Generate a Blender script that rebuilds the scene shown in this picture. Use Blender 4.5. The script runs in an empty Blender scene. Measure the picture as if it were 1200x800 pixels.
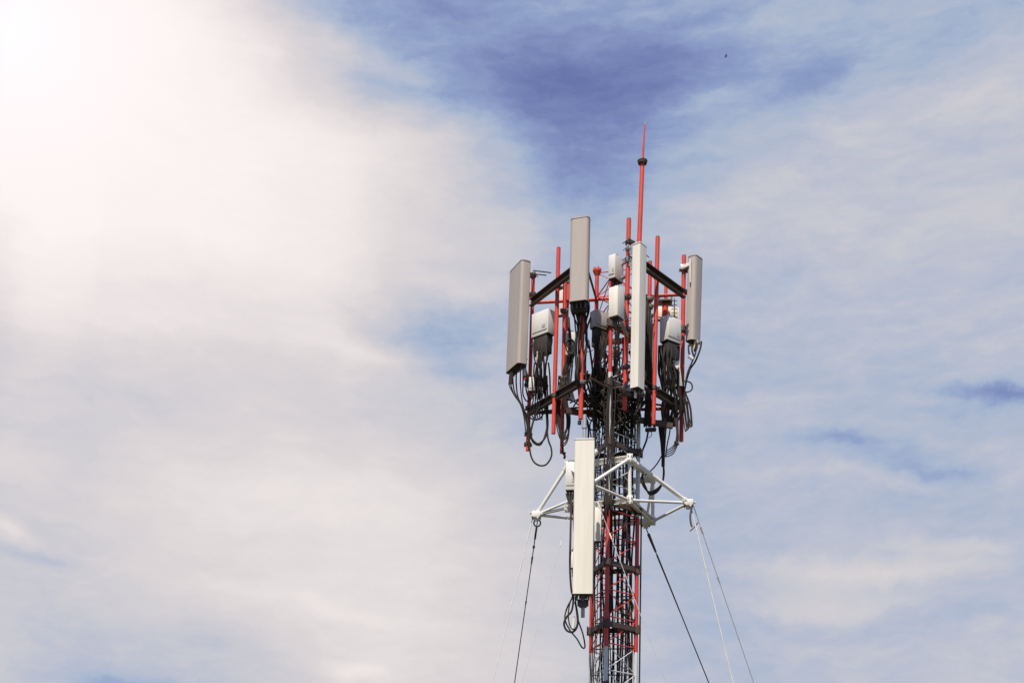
import bpy, bmesh, math, random
import numpy as np
from mathutils import Vector, Matrix
R = math.radians
scene = bpy.context.scene
col = scene.collection
random.seed(7)

# ------------------------------------------------------------------ camera
F_PX = 1300.0
PY0 = 833.0                       # the lens is shifted upwards: its axis meets the picture low down, so uprights stay nearly parallel
CAM = Vector((0.0, -14.4, 1.6))
PITCH, YAW, ROLL = R(6.0), R(4.5), R(1.35)
fw = Vector((-math.sin(YAW) * math.cos(PITCH), math.cos(YAW) * math.cos(PITCH), math.sin(PITCH)))
r0 = fw.cross(Vector((0, 0, 1))).normalized()
u0 = r0.cross(fw).normalized()
rt = r0 * math.cos(ROLL) + u0 * math.sin(ROLL)
up = u0 * math.cos(ROLL) - r0 * math.sin(ROLL)
cam_d = bpy.data.cameras.new('camera')
cam = bpy.data.objects.new('camera', cam_d)
col.objects.link(cam)
M = Matrix((rt, up, -fw)).transposed().to_4x4()
M.translation = CAM
cam.matrix_world = M
cam_d.sensor_width = 36.0
cam_d.lens = 36.0 * F_PX / 1200.0
cam_d.shift_y = (PY0 - 400) / 1200.0
cam_d.clip_start = 0.1
cam_d.clip_end = 6000
scene.camera = cam

# ------------------------------------------------------------------ world
SUN_AZ, SUN_EL = R(180 + 14), R(57)       # compass-style: 0 = +Y, clockwise ; the sun is behind the camera, to the left
SKY_STRENGTH = 0.1
SUN_STRENGTH = 5.0

def pix_dir(px, py):
    return (fw + rt * ((px - 600) / F_PX) - up * ((py - PY0) / F_PX)).normalized()

UVS = F_PX / 100.0
def dir_uv(d):
    az = math.atan2(d.x, d.y); el = math.asin(d.z)
    return (az + YAW) * UVS, (math.tan(el) - .33) * UVS     # about one unit per 100 px

def lin(c):
    return tuple(((v / 255) / 12.92 if v <= 10 else (((v / 255) + 0.055) / 1.055) ** 2.4) for v in c)

BASE = 0.3            # the sky outside the picture: mostly clear
# cloud cover over the part of the sky in view, every 100 px across (from x = 0) and down (from y = 0)
GRID = [[1.06, 1.0, .88, .54, .33, .27, .27, .32, .32, .38, .38, .36, .36],
        [1.01, 1.01, .98, .82, .50, .32, .15, .07, .15, .30, .37, .45, .46],
        [1.0, 1.0, .99, .96, .88, .68, .42, .26, .42, .52, .55, .55, .58],
        [1.0, .99, .98, .95, .88, .72, .58, .50, .50, .56, .58, .58, .60],
        [.84, .86, .86, .85, .78, .50, .50, .50, .46, .50, .53, .54, .54],
        [.68, .68, .70, .72, .70, .64, .54, .50, .48, .52, .50, .48, .50],
        [.62, .70, .80, .84, .84, .80, .68, .56, .50, .52, .50, .50, .50],
        [.60, .62, .74, .80, .82, .80, .72, .60, .52, .52, .55, .55, .52],
        [.62, .54, .53, .62, .76, .78, .72, .62, .54, .52, .54, .56, .56]]
blobs = []
def pb(px, py, sx, sy, rot, a):       # a smaller patch of cloud (+) or of clear blue (-)
    u, v = dir_uv(pix_dir(px, py)); blobs.append((u, v, sx / 100, sy / 100, R(rot), a))
for b in [(680, 160, 100, 30, 5, -.09), (490, 388, 75, 16, 0, -.10), (540, 430, 55, 12, 0, -.12),
          (1160, 462, 70, 8, -12, -.19), (1195, 472, 40, 9, -12, -.12), (985, 520, 75, 11, -10, -.14), (1080, 548, 60, 10, -14, -.13), (1090, 480, 60, 10, 0, -.07), (950, 90, 70, 16, 25, -.10), (890, 25, 120, 14, 5, .08),
          (12, 622, 28, 14, -20, .16), (40, 650, 50, 10, 0, -.10), (15, 540, 55, 28, 0, .10), (1030, 665, 110, 14, -4, .15), (1110, 640, 70, 9, -6, .10), (980, 560, 120, 10, -8, .06),
          (950, 700, 80, 22, 0, .10), (1050, 725, 160, 14, 0, -.08), (860, 235, 90, 30, 10, .08), (410, 785, 60, 14, -12, .10),
          (430, 66, 70, 20, -20, .12), (545, 335, 50, 14, -6, .13), (450, 418, 50, 16, -8, .12), (150, 798, 60, 12, 0, -.14),
          (820, 122, 40, 12, 15, .12), (340, 700, 180, 12, -8, .05), (760, 20, 60, 10, 15, .08)]:
    pb(*b)

world = bpy.data.worlds.new('World'); scene.world = world; world.use_nodes = True
nt = world.node_tree; nt.nodes.clear(); N = nt.nodes.new; L = nt.links.new
def math_n(op, a=None, b=None, c=None, clamp=False):
    n = N('ShaderNodeMath'); n.operation = op; n.use_clamp = clamp
    for i, v in enumerate((a, b, c)):
        if v is None: continue
        if isinstance(v, (int, float)): n.inputs[i].default_value = v
        else: L(v, n.inputs[i])
    return n.outputs[0]
tc = N('ShaderNodeTexCoord'); D = tc.outputs['Generated']
sep = N('ShaderNodeSeparateXYZ'); L(D, sep.inputs[0])
az = math_n('ARCTAN2', sep.outputs['X'], sep.outputs['Y'])
el = math_n('ARCSINE', sep.outputs['Z'])
uu = math_n('MULTIPLY', math_n('ADD', az, YAW), UVS)
vv = math_n('MULTIPLY', math_n('SUBTRACT', math_n('TANGENT', math_n('MINIMUM', math_n('MAXIMUM', el, -.5), 1.2)), .33), UVS)
cmb = N('ShaderNodeCombineXYZ'); L(uu, cmb.inputs[0]); L(vv, cmb.inputs[1])
UVraw = cmb.outputs[0]
def noise(vec, scale, detail, rough, offs=(0, 0, 0), scl=(1, 1, 1), rot=(0, 0, 0), dist=0.0):
    mp = N('ShaderNodeMapping'); L(vec, mp.inputs['Vector'])
    mp.inputs['Location'].default_value = offs; mp.inputs['Scale'].default_value = scl; mp.inputs['Rotation'].default_value = rot
    n = N('ShaderNodeTexNoise'); L(mp.outputs[0], n.inputs['Vector'])
    n.inputs['Scale'].default_value = scale; n.inputs['Detail'].default_value = detail
    n.inputs['Roughness'].default_value = rough; n.inputs['Distortion'].default_value = dist
    return n
wn = noise(UVraw, 0.55, 6, 0.62, offs=(3, 7, 1))
ws = N('ShaderNodeVectorMath'); ws.operation = 'SUBTRACT'; L(wn.outputs['Color'], ws.inputs[0]); ws.inputs[1].default_value = (.5, .5, .5)
wm = N('ShaderNodeVectorMath'); wm.operation = 'MULTIPLY'; L(ws.outputs[0], wm.inputs[0]); wm.inputs[1].default_value = (1.3, .9, 0)
wa = N('ShaderNodeVectorMath'); wa.operation = 'ADD'; L(UVraw, wa.inputs[0]); L(wm.outputs[0], wa.inputs[1])
UVW = wa.outputs[0]
sp = N('ShaderNodeSeparateXYZ'); L(UVW, sp.inputs[0])
u_lo, u_hi = dir_uv(pix_dir(0, 400))[0], dir_uv(pix_dir(1200, 400))[0]
v_hi, v_lo = dir_uv(pix_dir(600, 0))[1], dir_uv(pix_dir(600, 800))[1]
pitch_u = (u_hi - u_lo) / 12; pitch_v = (v_hi - v_lo) / 8
fu = N('ShaderNodeMapRange'); L(sp.outputs[0], fu.inputs[0]); fu.inputs[1].default_value = u_lo - 4 * pitch_u; fu.inputs[2].default_value = u_hi + 4 * pitch_u
# the rolled camera tilts the rows a little: undo it so that rows stay level in the picture
tiltv = math_n('MULTIPLY_ADD', sp.outputs[0], -math.tan(ROLL), sp.outputs[1])
def row(vals):
    rp = N('ShaderNodeValToRGB'); c = rp.color_ramp; c.interpolation = 'CARDINAL'
    st = [(0, BASE), (2 / 20, BASE)] + [((4 + k) / 20, q) for k, q in enumerate(vals)] + [(18 / 20, BASE + .1), (1, BASE)]
    while len(c.elements) < len(st): c.elements.new(.5)
    for e, (p, q) in zip(c.elements, st): e.position = p; e.color = (q / 1.3, q / 1.3, q / 1.3, 1)
    L(fu.outputs[0], rp.inputs[0]); return rp.outputs[0]
rows = [(-3.0, [BASE] * 13)] + [(k, g_) for k, g_ in enumerate(GRID)] + [(10.0, [.5] * 13)]
acc = None; vprev = None
for k, vals in rows:
    vr = v_hi - k * pitch_v; o_ = row(vals)
    if acc is None: acc = o_
    else:
        w_ = N('ShaderNodeMapRange'); w_.interpolation_type = 'SMOOTHSTEP'; L(tiltv, w_.inputs[0])
        w_.inputs[1].default_value = vprev; w_.inputs[2].default_value = vr
        m_ = N('ShaderNodeMix'); m_.data_type = 'FLOAT'; L(w_.outputs[0], m_.inputs[0]); L(acc, m_.inputs[2]); L(o_, m_.inputs[3]); acc = m_.outputs[0]
    vprev = vr
acc = math_n('MULTIPLY', acc, 1.3)
for (u, v, sx, sy, rot, a) in blobs:
    mp = N('ShaderNodeMapping'); mp.vector_type = 'TEXTURE'; L(UVW, mp.inputs['Vector'])
    mp.inputs['Location'].default_value = (u, v, 0); mp.inputs['Rotation'].default_value = (0, 0, rot)
    mp.inputs['Scale'].default_value = (sx, sy, 1)
    ln = N('ShaderNodeVectorMath'); ln.operation = 'DOT_PRODUCT'; L(mp.outputs[0], ln.inputs[0]); L(mp.outputs[0], ln.inputs[1])
    e = math_n('POWER', 1 / math.e, ln.outputs['Value'])
    acc = math_n('MULTIPLY_ADD', e, a, acc)
n1 = noise(UVW, 0.8, 9, 0.58, offs=(11, 2, 5), scl=(.75, 1.25, 1), rot=(0, 0, R(12)))
n2 = noise(UVW, 2.6, 8, 0.62, offs=(1, 22, 9), scl=(.55, 1.5, 1), rot=(0, 0, R(-14)))
n3 = noise(UVraw, 7.0, 6, 0.6, offs=(4, 2, 3), scl=(.6, 1.4, 1), rot=(0, 0, R(10)))
nn = math_n('ADD', math_n('MULTIPLY', math_n('SUBTRACT', n1.outputs['Fac'], .5), .40),
            math_n('ADD', math_n('MULTIPLY', math_n('SUBTRACT', n2.outputs['Fac'], .5), .36),
                   math_n('MULTIPLY', math_n('SUBTRACT', n3.outputs['Fac'], .5), .13)))
damp = math_n('SUBTRACT', 1.15, acc, clamp=True)
dens = math_n('MULTIPLY_ADD', nn, damp, acc)
ramp = N('ShaderNodeValToRGB'); cr = ramp.color_ramp; cr.interpolation = 'LINEAR'
stops = [(0.0, (104, 118, 172)), (.15, (121, 135, 185)), (.33, (146, 164, 202)), (.43, (167, 182, 207)), (.52, (183, 190, 208)),
         (.62, (201, 201, 209)), (.75, (218, 212, 214)), (.88, (235, 228, 227)), (.96, (244, 237, 235)), (1.0, (247, 241, 239))]
while len(cr.elements) < len(stops): cr.elements.new(.5)
for e, (p, c) in zip(cr.elements, stops): e.position = p; e.color = (*lin(c), 1)
L(math_n('MULTIPLY', dens, 1.0, clamp=True), ramp.inputs[0])
sky = N('ShaderNodeTexSky'); sky.sky_type = 'NISHITA'; sky.sun_disc = False
sky.sun_elevation = SUN_EL; sky.sun_rotation = SUN_AZ; sky.air_density = 1.0; sky.dust_density = 1.5; sky.ozone_density = 2.0
cs = N('ShaderNodeVectorMath'); cs.operation = 'SCALE'; L(ramp.outputs[0], cs.inputs[0]); cs.inputs['Scale'].default_value = 1 / SKY_STRENGTH
# clear air shows through thin cloud
thin = N('ShaderNodeMapRange'); L(dens, thin.inputs[0]); thin.inputs[1].default_value = 0.55; thin.inputs[2].default_value = 0.0
thin.inputs[3].default_value = 0.0; thin.inputs[4].default_value = 0.06
mx = N('ShaderNodeMix'); mx.data_type = 'RGBA'; L(thin.outputs[0], mx.inputs[0]); L(cs.outputs[0], mx.inputs[6]); L(sky.outputs[0], mx.inputs[7])
# flare-like glow painted into the sky colour around the upper left corner
gu, gv = dir_uv(pix_dir(-10, 20))
gm = N('ShaderNodeVectorMath'); gm.operation = 'DISTANCE'; L(UVraw, gm.inputs[0]); gm.inputs[1].default_value = (gu, gv, 0)
g1 = math_n('POWER', math.exp(-1 / 1.5), gm.outputs['Value'])
gl = N('ShaderNodeVectorMath'); gl.operation = 'SCALE'; gl.inputs[0].default_value = (.21 / SKY_STRENGTH, .14 / SKY_STRENGTH, .19 / SKY_STRENGTH); L(g1, gl.inputs['Scale'])
fa = N('ShaderNodeVectorMath'); fa.operation = 'ADD'; L(mx.outputs[2], fa.inputs[0]); L(gl.outputs[0], fa.inputs[1])
bg = N('ShaderNodeBackground'); bg.inputs['Strength'].default_value = SKY_STRENGTH; L(fa.outputs[0], bg.inputs['Color'])
wo = N('ShaderNodeOutputWorld'); L(bg.outputs[0], wo.inputs['Surface'])
world.cycles.sampling_method = 'MANUAL'; world.cycles.sample_map_resolution = 512

# ------------------------------------------------------------------ sun
sl = bpy.data.lights.new('sun', 'SUN'); sl.energy = SUN_STRENGTH; sl.angle = R(0.5); sl.color = (1.0, .93, .82)
so = bpy.data.objects.new('sun', sl); col.objects.link(so)
sd = Vector((math.sin(SUN_AZ) * math.cos(SUN_EL), math.cos(SUN_AZ) * math.cos(SUN_EL), math.sin(SUN_EL)))
so.rotation_euler = sd.to_track_quat('Z', 'Y').to_euler(); so.location = (-10, -40, 40)
scene.view_settings.view_transform = 'Standard'; scene.view_settings.look = 'None'
scene.view_settings.gamma = 1.0; scene.view_settings.exposure = 0.0; scene.view_settings.use_curve_mapping = False

# ------------------------------------------------------------------ materials
def mat(name, c, rough=.5, metal=0.0, c2=None, nscale=6.0, amt=.5, spec=.4, bump=0.0, zstretch=.3):
    m = bpy.data.materials.new(name); m.use_nodes = True; t = m.node_tree
    b = t.nodes['Principled BSDF']; b.inputs['Roughness'].default_value = rough; b.inputs['Metallic'].default_value = metal
    b.inputs['Specular IOR Level'].default_value = spec
    tc = t.nodes.new('ShaderNodeTexCoord'); mp = t.nodes.new('ShaderNodeMapping'); mp.inputs['Scale'].default_value = (1, 1, zstretch)
    t.links.new(tc.outputs['Object'], mp.inputs[0])
    n = t.nodes.new('ShaderNodeTexNoise'); n.inputs['Scale'].default_value = nscale; n.inputs['Detail'].default_value = 8; n.inputs['Roughness'].default_value = .65
    t.links.new(mp.outputs[0], n.inputs['Vector'])
    r = t.nodes.new('ShaderNodeMapRange'); r.inputs[1].default_value = .4; r.inputs[2].default_value = .72; r.inputs[4].default_value = amt
    t.links.new(n.outputs['Fac'], r.inputs[0])
    x = t.nodes.new('ShaderNodeMix'); x.data_type = 'RGBA'; x.inputs[6].default_value = (*c, 1); x.inputs[7].default_value = (*(c2 or [v * .7 for v in c]), 1)
    t.links.new(r.outputs[0], x.inputs[0]); t.links.new(x.outputs[2], b.inputs['Base Color'])
    rr = t.nodes.new('ShaderNodeMapRange'); rr.inputs[3].default_value = rough - .08; rr.inputs[4].default_value = min(1, rough + .12)
    t.links.new(n.outputs['Fac'], rr.inputs[0]); t.links.new(rr.outputs[0], b.inputs['Roughness'])
    if bump:
        bp = t.nodes.new('ShaderNodeBump'); bp.inputs['Strength'].default_value = bump; bp.inputs['Distance'].default_value = .01
        t.links.new(n.outputs['Fac'], bp.inputs['Height']); t.links.new(bp.outputs[0], b.inputs['Normal'])
    return m
RED = mat('red_paint', (.74, .072, .040), .45, c2=(.34, .055, .04), nscale=22, amt=.75)
WHITE = mat('white_paint', (.80, .78, .73), .5, c2=(.55, .50, .43), nscale=12, amt=.4)
GALV = mat('galvanised_steel', (.48, .49, .50), .42, .35, c2=(.33, .34, .35), nscale=14, amt=.7)
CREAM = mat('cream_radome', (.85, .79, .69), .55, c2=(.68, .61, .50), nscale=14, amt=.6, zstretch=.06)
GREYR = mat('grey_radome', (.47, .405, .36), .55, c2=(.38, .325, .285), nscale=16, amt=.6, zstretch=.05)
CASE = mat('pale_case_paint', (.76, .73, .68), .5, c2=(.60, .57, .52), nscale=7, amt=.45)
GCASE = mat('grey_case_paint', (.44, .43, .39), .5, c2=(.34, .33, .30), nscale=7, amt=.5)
CAP = mat('brown_black_plastic', (.042, .033, .029), .6, c2=(.028, .022, .02), nscale=20, amt=.5)
CABLE = mat('black_cable_sheath', (.032, .025, .022), .6, c2=(.055, .045, .038), nscale=30, amt=.5, spec=.18)
STEEL = mat('dark_steel', (.10, .085, .075), .5, .4, c2=(.16, .12, .09), nscale=20, amt=.6)
DARKBEAM = mat('weathered_dark_steel', (.075, .055, .047), .7, .0, c2=(.13, .06, .045), nscale=12, amt=.6)
WIRE = mat('guy_wire_steel', (.62, .61, .58), .6, 0, c2=(.35, .34, .32), nscale=30, amt=.6)
DWIRE = mat('dark_guy_wire', (.06, .055, .05), .5, .3, c2=(.1, .09, .08), nscale=30, amt=.6)
BRASS = mat('yellow_connector', (.72, .60, .34), .45, .2, c2=(.5, .4, .2), nscale=30, amt=.5)
CONC = mat('concrete', (.38, .36, .33), .85, c2=(.26, .25, .23), nscale=5, amt=.7, bump=.5, zstretch=1)
GRASS = mat('dry_grass_ground', (.07, .075, .035), .95, c2=(.12, .095, .055), nscale=.6, amt=.9, bump=.6, zstretch=1, spec=.1)
BIRD = mat('dark_feathers', (.03, .03, .035), .7)

def band_mat(zs):
    """painted steel, red and white bands by height above the ground"""
    m = bpy.data.materials.new('banded_mast_paint'); m.use_nodes = True; t = m.node_tree; b = t.nodes['Principled BSDF']
    g = t.nodes.new('ShaderNodeNewGeometry'); s = t.nodes.new('ShaderNodeSeparateXYZ'); t.links.new(g.outputs['Position'], s.inputs[0])
    n = t.nodes.new('ShaderNodeTexNoise'); n.inputs['Scale'].default_value = 9; n.inputs['Detail'].default_value = 8; t.links.new(g.outputs['Position'], n.inputs['Vector'])
    prev = None
    for i, z in enumerate(zs):
        c = t.nodes.new('ShaderNodeMath'); c.operation = 'GREATER_THAN'; t.links.new(s.outputs['Z'], c.inputs[0]); c.inputs[1].default_value = z
        if prev is None: prev = c.outputs[0]
        else:
            a = t.nodes.new('ShaderNodeMath'); a.operation = 'ADD' if i % 2 == 0 else 'SUBTRACT'
            t.links.new(prev, a.inputs[0]); t.links.new(c.outputs[0], a.inputs[1]); prev = a.outputs[0]
    def two(a, bb):
        x = t.nodes.new('ShaderNodeMix'); x.data_type = 'RGBA'; x.inputs[6].default_value = (*a, 1); x.inputs[7].default_value = (*bb, 1)
        r = t.nodes.new('ShaderNodeMapRange'); r.inputs[1].default_value = .45; r.inputs[2].default_value = .75; r.inputs[4].default_value = .6
        t.links.new(n.outputs['Fac'], r.inputs[0]); t.links.new(r.outputs[0], x.inputs[0]); return x.outputs[2]
    x = t.nodes.new('ShaderNodeMix'); x.data_type = 'RGBA'; t.links.new(prev, x.inputs[0])
    t.links.new(two((.66, .66, .66), (.45, .44, .42)), x.inputs[6]); t.links.new(two((.60, .052, .034), (.24, .045, .036)), x.inputs[7])
    t.links.new(x.outputs[2], b.inputs['Base Color']); b.inputs['Roughness'].default_value = .45
    return m

# ------------------------------------------------------------------ placing and mesh helpers
def P(px, py, Y):                 # a point of the world seen at that spot of the photograph, Y metres behind the mast axis
    d = pix_dir(px, py); t = (Y - CAM.y) / d.y; return CAM + d * t
def Q(px, py, z):                 # the same, but at a known height
    d = pix_dir(px, py); t = (z - CAM.z) / d.z; return CAM + d * t
def basis(a, b):
    w = (b - a).normalized(); h = Vector((0, 0, 1)) if abs(w.z) < .9 else Vector((0, -1, 0))
    x = w.cross(h).normalized(); y = w.cross(x).normalized(); return x, y, w
def tube(bm, a, b, r, r2=None, seg=12, caps=True):
    r2 = r if r2 is None else r2; x, y, w = basis(a, b); A = []; B = []
    for i in range(seg):
        t = 2 * math.pi * i / seg; o = x * math.cos(t) + y * math.sin(t)
        A.append(bm.verts.new(a + o * r)); B.append(bm.verts.new(b + o * r2))
    for i in range(seg):
        j = (i + 1) % seg; f = bm.faces.new((A[i], A[j], B[j], B[i])); f.smooth = True
    if caps: bm.faces.new(A[::-1]); bm.faces.new(B)
def sweep(bm, pts, r, seg=7, sub=6, closed=False):
    ps = []
    n = len(pts)
    if n == 2: ps = list(pts)
    else:
        rng = range(n if closed else n - 1)
        for i in rng:
            g = (lambda k: pts[k % n]) if closed else (lambda k: pts[min(max(k, 0), n - 1)])
            p0, p1, p2, p3 = g(i - 1), g(i), g(i + 1), g(i + 2)
            for s in range(sub):
                t = s / sub
                ps.append(.5 * ((2 * p1) + (p2 - p0) * t + (2 * p0 - 5 * p1 + 4 * p2 - p3) * t * t + (3 * p1 - p0 - 3 * p2 + p3) * t ** 3))
        if not closed: ps.append(pts[-1])
    rings = []; m = len(ps); prevx = None
    for i, p in enumerate(ps):
        a = ps[(i - 1) % m] if closed else ps[max(i - 1, 0)]; b = ps[(i + 1) % m] if closed else ps[min(i + 1, m - 1)]
        w = (b - a)
        if w.length < 1e-7: w = Vector((0, 0, 1))
        w.normalize()
        if prevx is None: prevx = basis(p, p + w)[0]
        x = (prevx - w * prevx.dot(w))
        if x.length < 1e-5: x = basis(p, p + w)[0]
        x.normalize(); prevx = x; y = w.cross(x)
        rings.append([bm.verts.new(p + (x * math.cos(2 * math.pi * k / seg) + y * math.sin(2 * math.pi * k / seg)) * r) for k in range(seg)])
    for i in range(m if closed else m - 1):
        A, B = rings[i], rings[(i + 1) % m]
        for k in range(seg):
            l = (k + 1) % seg
            f = bm.faces.new((A[k], A[l], B[l], B[k])); f.smooth = True
    if not closed: bm.faces.new(rings[0][::-1]); bm.faces.new(rings[-1])
def frame(a, b, yaw):             # a frame whose z runs a -> b and whose -y faces the yawed front
    z = (b - a).normalized(); f = Vector((-math.sin(yaw), math.cos(yaw), 0)); x = f.cross(z).normalized(); y = z.cross(x).normalized()
    return x, y, z
def box(bm, c, s, ax=(Vector((1, 0, 0)), Vector((0, 1, 0)), Vector((0, 0, 1))), bev=0.0, seg=2):
    t = bmesh.new(); bmesh.ops.create_cube(t, size=1.0)
    for v in t.verts: v.co = Vector((v.co.x * s[0], v.co.y * s[1], v.co.z * s[2]))
    if bev: bmesh.ops.bevel(t, geom=t.edges[:], offset=bev, segments=seg, affect='EDGES', profile=.5)
    mp = {}
    for v in t.verts: mp[v] = bm.verts.new(c + ax[0] * v.co.x + ax[1] * v.co.y + ax[2] * v.co.z)
    for f in t.faces:
        try: bm.faces.new([mp[v] for v in f.verts])
        except ValueError: pass
    t.free()
def beam(bm, a, b, w, h, bev=0.0):  # straight bar, w across, h upright
    z = (b - a).normalized(); x = z.cross(Vector((0, 0, 1))).normalized(); y = x.cross(z).normalized()
    box(bm, (a + b) / 2, (w, h, (b - a).length), (x, y, z), bev)
def channel(bm, a, b, w, h, t=.012, side=1):   # C-section
    z = (b - a).normalized(); x = z.cross(Vector((0, 0, 1))).normalized() * side; y = Vector((0, 0, 1)); l = (b - a).length; c = (a + b) / 2
    box(bm, c + x * (w / 2 - t / 2), (t, h - 2 * t - .001, l), (x, y, z))
    for s in (-1, 1): box(bm, c + y * s * (h / 2 - t / 2), (w, t, l), (x, y, z))
def profile(bm, a, b, yaw, w, d, k=.35, n=6, back=True):
    """rounded radome section swept from a to b; k = corner radius share"""
    x, y, z = frame(a, b, yaw); r = min(w, d) * k; loop = []
    for (sx, sy, a0) in ((1, -1, -90), (1, 1, 0), (-1, 1, 90), (-1, -1, 180)):
        rr = r if sy < 0 else r * .5
        for i in range(n + 1):
            t = R(a0 + 90 * i / n); loop.append((sx * (w / 2 - rr) + rr * math.cos(t), sy * (d / 2 - rr) + rr * math.sin(t)))
    # order: start -90 corner at (+w,-d) and go round
    A = [bm.verts.new(a + x * p + y * q) for p, q in loop]; B = [bm.verts.new(b + x * p + y * q) for p, q in loop]
    m = len(A)
    for i in range(m):
        f = bm.faces.new((A[i], A[(i + 1) % m], B[(i + 1) % m], B[i])); f.smooth = True
    bm.faces.new(A[::-1]); bm.faces.new(B)
LOC = {}
def link(name, bm, m, parent=None, smooth=None):
    bmesh.ops.recalc_face_normals(bm, faces=bm.faces[:])
    off = Vector(LOC.get(parent, (0, 0, 0))) if parent else Vector((0, 0, 0))
    if parent is None:
        c = Vector((0, 0, 0))
        for v in bm.verts: c += v.co
        c /= len(bm.verts); c.z = min(v.co.z for v in bm.verts); off = c
    for v in bm.verts: v.co -= off
    me = bpy.data.meshes.new(name); bm.to_mesh(me); bm.free(); me.materials.append(m)
    o = bpy.data.objects.new(name, me); col.objects.link(o)
    if parent: o.parent = parent; LOC[o] = off
    else: o.location = off; LOC[o] = off
    try: me.set_sharp_from_angle(angle=R(40))
    except Exception: pass
    return o
def tag(o, label, cat, group=None):
    o['label'] = label; o['category'] = cat
    if group: o['group'] = group
    return o
def thing(name, loc, label, cat, group=None):
    o = bpy.data.objects.new(name, None); col.objects.link(o); o.location = loc; o.empty_display_size = .1; LOC[o] = Vector(loc)
    return tag(o, label, cat, group)
def one(fn, *a, **k):
    bm = bmesh.new(); fn(bm, *a, **k); return bm

# ------------------------------------------------------------------ ground
bm = bmesh.new(); bmesh.ops.create_grid(bm, x_segments=60, y_segments=60, size=2500)
g = link('ground', bm, GRASS); g['kind'] = 'structure'

# ------------------------------------------------------------------ lattice mast
def axis_xy(px, py, z): q = Q(px, py, z); return q
ZA = P(716, 800, 0).z; ZT = P(724, 308, 0).z            # heights at the foot of the picture and at the mast top
mx0 = P(716, 800, 0).x; mx1 = P(724, 308, 0).x
MX = mx0 * .75 + mx1 * .25 - .01
RAD = .347
ANG = [R(19), R(139), R(259)]
def leg_xy(k, rad=RAD): return Vector((MX + rad * math.cos(ANG[k]), rad * math.sin(ANG[k]), 0))
def at_z(k, z, rad=RAD): v = leg_xy(k, rad); v.z = z; return v
z_red_low = P(745, 764, .11).z; z_white = P(747, 606, .11).z; z_red_top = P(748, 452, .11).z
period = z_white - z_red_low
bands = [z_red_low - 4 * period + .0, z_red_low - 3 * period, z_red_low - 2 * period, z_red_low - period, z_red_low, z_white, z_red_top]
# GREATER_THAN chain: + - + - + - +
BAND = band_mat([b for b in bands if b > -5])
mast = thing('lattice_mast', (MX, 0, 0), 'slender triangular lattice mast painted in red and white bands, carrying all the antennas', 'mast')
legn = ['right leg', 'left leg', 'front leg']
for k in range(3):
    o = link('leg', one(tube, at_z(k, .4), at_z(k, ZT - (.22 if k == 2 else 0)), .0275, seg=14), BAND, mast)
BAY = .35
z0 = P(710, 730, -.34).z
fl_z = [z0 + i * .80 for i in range(-5, 6)]
def is_flange(z): return any(abs(z - f) < .06 for f in fl_z)
nb = 0; low_h = bmesh.new(); low_x = bmesh.new(); z = ZT - .02
zc = ZA - .35
while z - BAY > .5:
    za, zb = z - BAY, z
    for k in range(3):
        l = (k + 1) % 3
        a0, b0, a1, b1 = at_z(k, za), at_z(l, za), at_z(k, zb), at_z(l, zb)
        n = ((a0 + b0) / 2 - Vector((MX, 0, za))).normalized() * .006; n.z = 0
        hb = bmesh.new() if zb > zc else low_h
        tube(hb, a1, b1, .0080, seg=8)
        xb = bmesh.new() if zb > zc else low_x
        tube(xb, a0 + n, b1 + n, .0064, seg=8); tube(xb, b0 - n, a1 - n, .0064, seg=8)
        if zb > ZT - .1 and 2 in (k, l): hb.free(); xb.free(); continue
        if zb > zc:
            link('horizontal_brace', hb, BAND, mast); link('cross_brace', xb, BAND, mast)
    z -= BAY
for nm, b_ in (('horizontal_brace', low_h), ('cross_brace', low_x)):
    o = link(nm, b_, BAND, mast); o['kind'] = 'stuff'
for fz in fl_z:
    if fz < .6 or fz > ZT - .2: continue
    vis = fz > ZA - .5
    bm = bmesh.new()
    for k in range(3):
        l = (k + 1) % 3
        a = at_z(k, fz, RAD + .012); b = at_z(l, fz, RAD + .012)
        beam(bm, a, b, .035, .062)
    for k in range(3):
        c = at_z(k, fz, RAD + .012); tube(bm, c - Vector((0, 0, .046)), c + Vector((0, 0, .046)), .052, seg=10)
        for s in range(4):
            q = c + Vector((.045 * math.cos(s * 1.57 + .4), .045 * math.sin(s * 1.57 + .4), 0)); tube(bm, q - Vector((0, 0, .062)), q + Vector((0, 0, .062)), .009, seg=6)
    link('joint_frame', bm, DARKBEAM, mast)
for k in range(2):
    c = at_z(k, ZT)
    bm = bmesh.new(); tube(bm, c, c + Vector((0, 0, .03)), .06, seg=14); tube(bm, c - Vector((0, 0, .06)), c, .032, .06, seg=14)
    for s in range(4):
        q = c + Vector((.042 * math.cos(s * 1.57 + .4), .042 * math.sin(s * 1.57 + .4), .03)); tube(bm, q, q + Vector((0, 0, .03)), .009, seg=6)
    link('top_flange', bm, RED, mast)
bm = bmesh.new(); box(bm, Vector((MX, 0, .2)), (1.4, 1.4, .42), bev=.03); link('concrete_base', bm, CONC, mast)

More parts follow.
